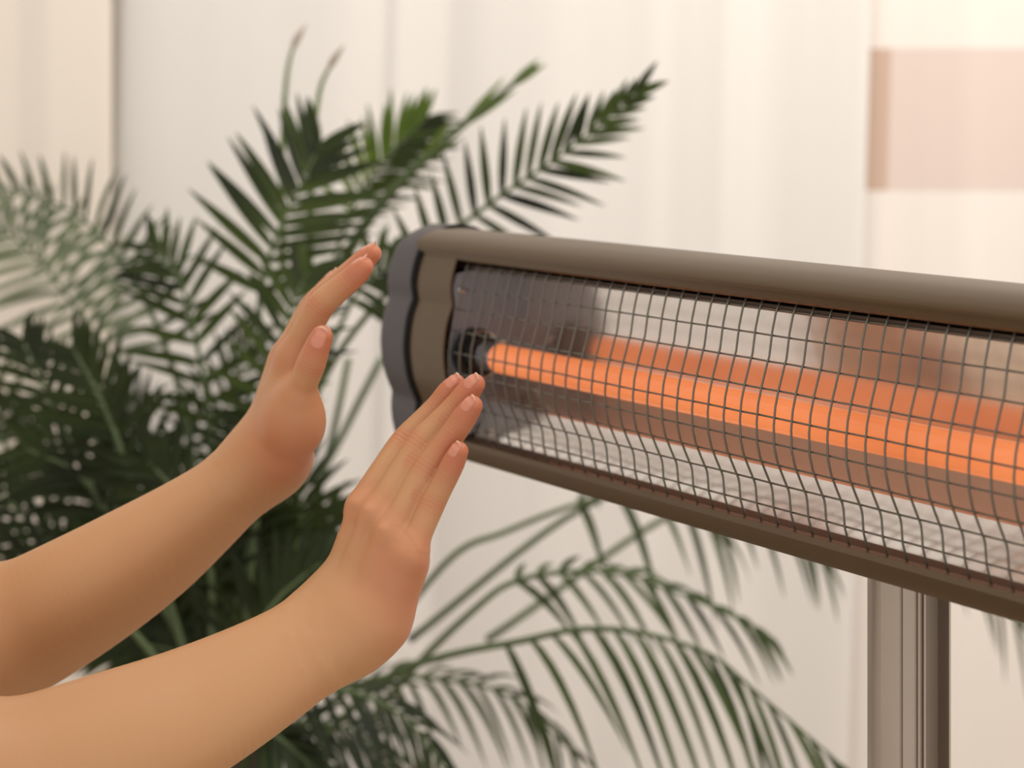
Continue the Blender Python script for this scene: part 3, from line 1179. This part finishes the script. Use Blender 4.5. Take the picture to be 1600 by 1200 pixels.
for nm, fn, lo, hi, mm in (('sweater', shirt_sdf, (-.72, .82, .86), (-.30, 1.44, 1.42), 'shirt'), ('trousers', legs_sdf, (-.72, .85, .06), (-.30, 1.42, 1.02), 'trousers'),
                           ('shoe', shoe_sdf, (-.66, .93, -.02), (-.28, 1.125, .11), 'shoe'), ('shoe', shoe_sdf, (-.66, 1.135, -.02), (-.28, 1.34, .11), 'shoe'), ('hair', hair_sdf, (-.72, .98, 1.24), (-.34, 1.28, 1.74), 'hair')):
    V, Fq = grid_mesh(fn, lo, hi, 0.008, 5)
    np_mesh(nm, V, Fq, M[mm], person)



def face_point(y, z):
    a, b = -.49, -.30
    for it in range(24):
        m_ = (a + b) / 2
        if body_sdf(np.array([[m_, 1.13 + y, z]], np.float32))[0] < 0:
            a = m_
        else:
            b = m_
    return Vector((a, 1.13 + y, z))


def ball(name, c, r, m, sc=(1, 1, 1)):
    bm = bmesh.new()
    bmesh.ops.create_uvsphere(bm, u_segments=16, v_segments=10, radius=r)
    for v_ in bm.verts:
        v_.co = Vector((v_.co.x * sc[0], v_.co.y * sc[1], v_.co.z * sc[2])) + c
    me = bpy.data.meshes.new(name)
    bm.to_mesh(me)
    bm.free()
    me.polygons.foreach_set('use_smooth', [True] * len(me.polygons))
    me.materials.append(m)
    o = bpy.data.objects.new(name, me)
    COL.objects.link(o)
    return keep(o, person)


M['eye'] = mat('eye_white', lin(236, 230, 224), 0.2)
M['iris'] = mat('brown_iris', lin(70, 46, 30), 0.2)
M['lips'] = mat('lips', lin(180, 96, 84), 0.45)
for sg in (-1, 1):
    p = face_point(sg * .030, 1.556)
    ball('eye', p - Vector((.0072, 0, 0)), .0105, M['eye'], (1, 1.25, .8))
    ball('iris', p + Vector((.0019, 0, 0)), .0048, M['iris'], (.55, 1, 1))
    path = [face_point(sg * (.014 + .034 * k / 6), 1.576 + .005 * math.sin(math.pi * k / 6)) + Vector((.001, 0, 0)) for k in range(7)]
    v, f = tube_geo(path, [.0016, .0026, .0028, .0026, .0022, .0018, .001], 6)
    keep(mesh_obj('eyebrow', v, f, M['hair'], smooth=True), person)
for zz in (1.5075, 1.5015):
    path = [face_point(-.021 + .042 * k / 8, zz + (.0012 if zz > 1.505 else -.0012) * math.sin(math.pi * k / 8)) for k in range(9)]
    v, f = tube_geo(path, [.0008, .0024, .0032, .0036, .0036, .0036, .0032, .0024, .0008], 8)
    keep(mesh_obj('lip', v, f, M['lips'], smooth=True), person)

# ------------------------------------------------------------------ the palm
rnd = random.Random(7)
palm = empty('potted_palm', tuple(Vector((W(350, 0, 2.05).x, 2.05, 0))))
tag(palm, 'dark green feathery palm in a pot in front of the curtains', 'plant')
PX, PY = palm.location.x, palm.location.y


def leaflet_geo(p, dr, nrm, L, wd, droop, verts, faces, seg=7, curl=0.0):
    dr = dr.normalized()
    sd = dr.cross(nrm).normalized()
    nn = sd.cross(dr).normalized()
    base = len(verts)
    for i in range(seg + 1):
        s = i / seg
        c = p + dr * (L * s) + Vector((0, 0, -1)) * (droop * L * s * s) + nn * (curl * L * s * (1 - s))
        prof = (math.sin(math.pi * min(1, s * 0.92 + 0.08) ** 0.75)) ** 0.8 if s < 1 else 0.0
        h = max(0.04, prof) * wd * 0.5
        verts.append(c - sd * h + nn * h * 0.35)
        verts.append(c)
        verts.append(c + sd * h + nn * h * 0.35)
    for i in range(seg):
        a = base + i * 3
        faces.append((a, a + 1, a + 4, a + 3))
        faces.append((a + 1, a + 2, a + 5, a + 4))


stuff_v, stuff_f = [], []
n_leaf = 0
DS = 1.1


def frond(ctrl, n, L, wd, ang=(62, 25), N=(0, -1, 0), droop=0.25, u0=0.3, individual=True, mm='leaf', sides=(1, 1), rad=0.0042, tipmat=None, lens=None, jit=0.12):
    global n_leaf
    pts = [W(c[0], c[1], c[2] * DS) for c in ctrl]
    L, wd, rad = L * DS, wd * DS, rad * DS
    path = catmull(pts, 40)
    v, f = tube_geo(path, [rad * (1 - 0.75 * i / 39) for i in range(40)], 6)
    fr = mesh_obj('frond', v, f, M['stem'], smooth=True)
    keep(fr, palm)
    Nn = Vector(N).normalized()
    for i in range(n):
        u = u0 + (1 - u0) * (i + 0.5) / n
        k = u * 39
        k0 = min(int(k), 38)
        p = path[k0].lerp(path[k0 + 1], k - k0)
        T = (path[min(k0 + 2, 39)] - path[max(k0 - 1, 0)]).normalized()
        S = T.cross(Nn).normalized()
        N2 = S.cross(T).normalized()
        q = (u - u0) / (1 - u0)
        prof = 0.55 + 0.45 * math.sin(math.pi * min(1, q * 0.85 + 0.2)) if lens is None else float(np.interp(q, *lens))
        a0 = math.radians(ang[0] + (ang[1] - ang[0]) * q)
        for sgn, sc in zip((1, -1), sides):
            if sc <= 0:
                continue
            a = a0 * (1 + rnd.uniform(-jit, jit))
            dr = T * math.cos(a) + S * (sgn * math.sin(a)) + N2 * rnd.uniform(-.15, .15)
            Lq = L * prof * sc * rnd.uniform(.88, 1.1)
            dq = droop * rnd.uniform(.7, 1.3)
            w_ = wd * rnd.uniform(.85, 1.15)
            if individual and n_leaf < 298:
                lv, lf = [], []
                leaflet_geo(p, dr, N2, Lq, w_, dq, lv, lf)
                o = mesh_obj('leaflet', lv, lf, M[mm if isinstance(mm, str) else mm[0 if sgn > 0 else 1]], fr, smooth=True)
                n_leaf += 1
            else:
                leaflet_geo(p, dr, N2, Lq, w_, dq, stuff_v, stuff_f, seg=5)
    return fr


CAM = (0, -1, 0)
# --- the fronds that stand clear of the mass
frond([(400, 1020, 1.86), (485, 640, 1.82), (620, 440, 1.79), (760, 322, 1.77), (885, 236, 1.76), (1000, 140, 1.75)], 19, .074, .0080, (80, 16), CAM, .06, .40, lens=([0, .25, .6, .8, .92, 1], [.6, 1, .95, .6, .4, .55]))
frond([(410, 1020, 1.92), (470, 580, 1.90), (565, 360, 1.88), (690, 225, 1.86), (838, 102, 1.85)], 3, .06, .0065, (12, 5), CAM, .0, .62, mm='leaf_light', rad=.0098)
frond([(395, 1020, 1.80), (420, 640, 1.78), (405, 480, 1.78), (432, 370, 1.78), (470, 290, 1.79), (500, 225, 1.80)], 14, .100, .0100, (72, 30), CAM, .04, .42)
frond([(330, 1040, 1.90), (298, 700, 1.88), (250, 520, 1.88), (180, 397, 1.92), (90, 318, 1.98), (-60, 280, 2.06)], 19, .088, .0080, (80, 35), CAM, .18, .36, mm=('leaf', 'leaf_far'))  # lower-left leaflets paler: backlight and blur put into their colour
frond([(480, 1180, 1.78), (600, 1062, 1.77), (700, 1024, 1.76), (812, 1002, 1.75), (897, 984, 1.74), (981, 985, 1.73), (1060, 1004, 1.73), (1122, 1030, 1.72), (1178, 1079, 1.72), (1262, 1150, 1.72), (1325, 1205, 1.72)],
      19, .122, .0076, (62, 14), (0.1, -.75, .66), .5, .26, sides=(1, .0))
frond([(560, 1150, 1.86), (650, 1040, 1.86), (745, 949, 1.85), (801, 910, 1.85), (886, 893, 1.84), (970, 897, 1.84), (1049, 922, 1.83), (1150, 966, 1.83), (1206, 1002, 1.83)],
      13, .075, .0072, (52, 12), (0.1, -.8, .6), .4, .36, sides=(1, .5))
frond([(375, 1040, 1.74), (405, 760, 1.73), (418, 610, 1.73), (452, 490, 1.74), (480, 425, 1.75)], 13, .072, .0085, (70, 30), CAM, .12, .36)
frond([(355, 1040, 1.80), (335, 780, 1.79), (320, 610, 1.79), (285, 450, 1.80), (235, 385, 1.82)], 13, .080, .0085, (70, 32), CAM, .1, .40)
frond([(420, 1040, 1.82), (490, 640, 1.81), (545, 480, 1.80), (590, 425, 1.80), (650, 395, 1.80)], 9, .085, .0095, (75, 35), (0, -.8, .6), .5, .50)
# --- softer, farther ones
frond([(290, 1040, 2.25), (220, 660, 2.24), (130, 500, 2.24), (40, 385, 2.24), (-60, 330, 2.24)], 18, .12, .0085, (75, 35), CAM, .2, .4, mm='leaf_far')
frond([(430, 1000, 2.0), (500, 520, 1.98), (545, 340, 1.97), (600, 250, 1.96), (665, 185, 1.96)], 13, .075, .0085, (60, 25), CAM, .1, .5, mm=('leaf', 'leaf_light'))
frond([(560, 1050, 1.95), (700, 876, 1.94), (790, 831, 1.94), (908, 786, 1.93), (1010, 770, 1.93), (1090, 800, 1.93), (1140, 850, 1.93)], 6, .075, .0090, (70, 25), (0, -.4, .9), .85, .45, mm='leaf')
frond([(640, 1000, 1.98), (900, 800, 1.97), (1080, 745, 1.96), (1220, 800, 1.95), (1290, 880, 1.95)], 7, .075, .0090, (60, 20), (0, -.4, .9), .6, .45, mm='leaf')
frond([(760, 1000, 2.1), (1100, 780, 2.1), (1350, 780, 2.1), (1520, 880, 2.1), (1640, 1060, 2.1)], 8, .07, .009, (60, 20), (0, -.4, .9), .5, .6, mm='leaf')
# two thin upright spears with dry tips
for pts in ([(442, 420, 1.90), (441, 250, 1.90), (447, 130, 1.91), (458, 75, 1.91), (478, 38, 1.91)], [(484, 420, 1.84), (487, 260, 1.84), (498, 150, 1.85), (515, 105, 1.85), (538, 70, 1.85)]):
    path = catmull([W(p[0], p[1], p[2] * DS) for p in pts], 24)
    v, f = tube_geo(path[:18], [.0042 - .0022 * i / 17 for i in range(18)], 6)
    o = mesh_obj('leaf_spear', v, f, M['leaf_light'], smooth=True)
    keep(o, palm)
    v, f = tube_geo(path[17:], [.0020, .0034, .0040, .0036, .0026, .0014, .0006], 6)
    t_ = mesh_obj('dry_tip', v, f, M['leaf_tip'], o, smooth=True)
    t_['label'] = 'dry grey brown leaf tip'
# slender bare petioles behind the hands
for pts in ([(545, 560, 1.98), (520, 680, 1.96), (488, 815, 1.94), (440, 1040, 1.92)], [(596, 560, 2.0), (545, 660, 1.98), (480, 800, 1.95), (435, 1040, 1.92)]):
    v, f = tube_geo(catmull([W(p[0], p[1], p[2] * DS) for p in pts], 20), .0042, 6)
    keep(mesh_obj('petiole', v, f, M['leaf_far'], smooth=True), palm)

# --- the dense mass on the left and bottom
mass = [
    [(270, 1060, 1.74), (170, 820, 1.73), (90, 650, 1.73), (35, 530, 1.74)],
    [(280, 1060, 1.78), (90, 860, 1.78), (-50, 720, 1.79)],
    [(300, 1060, 1.70), (215, 780, 1.69), (165, 640, 1.69), (115, 545, 1.70)],
    [(260, 1080, 1.84), (130, 900, 1.84), (-40, 830, 1.86)],
    [(320, 1060, 1.90), (250, 820, 1.90), (230, 690, 1.91), (180, 600, 1.92)],
    [(330, 1080, 1.68), (330, 900, 1.67), (290, 790, 1.66), (230, 720, 1.66)],
    [(340, 1080, 1.75), (380, 900, 1.74), (400, 780, 1.74), (370, 660, 1.75)],
    [(380, 1080, 1.78), (450, 900, 1.78), (470, 800, 1.79), (455, 700, 1.80)],
    [(270, 1080, 1.95), (60, 800, 1.96), (-20, 620, 1.97), (-60, 520, 1.98)],
    [(300, 1100, 1.66), (180, 960, 1.65), (60, 900, 1.65), (-60, 910, 1.66)],
    [(330, 1100, 1.72), (260, 960, 1.71), (140, 760, 1.70), (40, 700, 1.70)],
    [(350, 1100, 1.66), (390, 1000, 1.65), (440, 930, 1.65), (500, 880, 1.66)],
    [(340, 1110, 1.82), (420, 960, 1.82), (480, 850, 1.83), (520, 830, 1.84)],
    [(300, 1110, 1.80), (200, 1000, 1.80), (100, 960, 1.80), (0, 980, 1.8)],
    [(300, 1080, 2.0), (200, 800, 2.0), (110, 700, 2.0), (0, 640, 2.0)],
    [(310, 1080, 2.02), (320, 800, 2.02), (350, 640, 2.02), (400, 520, 2.03)],
    [(310, 1080, 1.96), (270, 850, 1.96), (260, 760, 1.96), (330, 620, 1.96)],
    [(400, 1120, 1.72), (470, 1080, 1.71), (560, 1085, 1.70), (640, 1130, 1.70), (700, 1210, 1.70)],
    [(400, 1160, 1.80), (470, 1130, 1.79), (560, 1150, 1.79), (620, 1230, 1.79)],
    [(420, 1180, 1.92), (560, 1070, 1.91), (680, 1060, 1.90), (800, 1090, 1.90), (900, 1180, 1.90)],
    [(380, 1140, 1.72), (430, 1150, 1.70), (500, 1210, 1.70)],
]
for i, c in enumerate(mass):
    low = i >= 17
    frond(c, 14, .088 if not low else .075, .0080 if not low else .0070, (62, 28), (rnd.uniform(-.3, .3), -1, rnd.uniform(-.1, .5)) if not low else (0, -.5, .9), .2 if not low else .55, .22 if not low else .2, individual=False)
for k in range(14):
    bx, by = 320 + rnd.uniform(-60, 60), 1080
    ex, ey = rnd.uniform(-20, 470), rnd.uniform(640, 1000)
    if ex > 380:
        ey = max(ey, 760)
    dd = rnd.uniform(1.7, 2.05)
    mx_, my_ = (bx + ex) / 2 + rnd.uniform(-40, 40), (by + ey) / 2 - rnd.uniform(10, 70)
    frond([(bx, by, dd), (mx_, my_, dd), (ex, ey, dd + rnd.uniform(-.05, .05))], 12, .080, .0080, (62, 30), (rnd.uniform(-.4, .4), -1, rnd.uniform(-.2, .5)), .25, .2, individual=False, rad=.003)
fo = mesh_obj('foliage', stuff_v, stuff_f, M['leaf'], smooth=True)
fo['kind'] = 'stuff'
keep(fo, palm)

# canes from the pot
for k in range(9):
    a = k * 2.4
    bx, by = PX + .055 * math.cos(a) * (k / 9 + .3), PY + .055 * math.sin(a) * (k / 9 + .3)
    tx = W([300, 330, 355, 385, 400, 345, 320, 370, 410][k], 1080, 2.02)
    v, f = tube_geo(catmull([Vector((bx, by, .33)), Vector((bx * .6 + tx.x * .4, by * .7 + (2.02 + .08 * math.sin(a)) * .3, .6)), Vector((tx.x, 2.02 + .08 * math.sin(a), tx.z + .03))], 14), [.011 - .004 * i / 13 for i in range(14)], 8)
    keep(mesh_obj('cane', v, f, M['trunk'], smooth=True), palm)
pr = [(.13, 0.0), (.135, .004), (.165, .34), (.172, .345), (.172, .365), (.158, .365), (.155, .33)]
verts, faces = [], []
seg = 40
for r, z in pr:
    for j in range(seg):
        a = 2 * math.pi * j / seg
        verts.append((PX + r * math.cos(a), PY + r * math.sin(a), z))
for k in range(len(pr) - 1):
    for j in range(seg):
        b = (j + 1) % seg
        faces.append((k * seg + j, k * seg + b, (k + 1) * seg + b, (k + 1) * seg + j))
faces.append(tuple(range(seg))[::-1])
keep(auto_smooth(mesh_obj('pot', verts, faces, M['pot'])), palm)
verts = [(PX, PY, .345)] + [(PX + .156 * math.cos(2 * math.pi * j / seg), PY + .156 * math.sin(2 * math.pi * j / seg), .335) for j in range(seg)]
keep(mesh_obj('soil', verts, [(0, 1 + j, 1 + (j + 1) % seg) for j in range(seg)], M['soil']), palm)
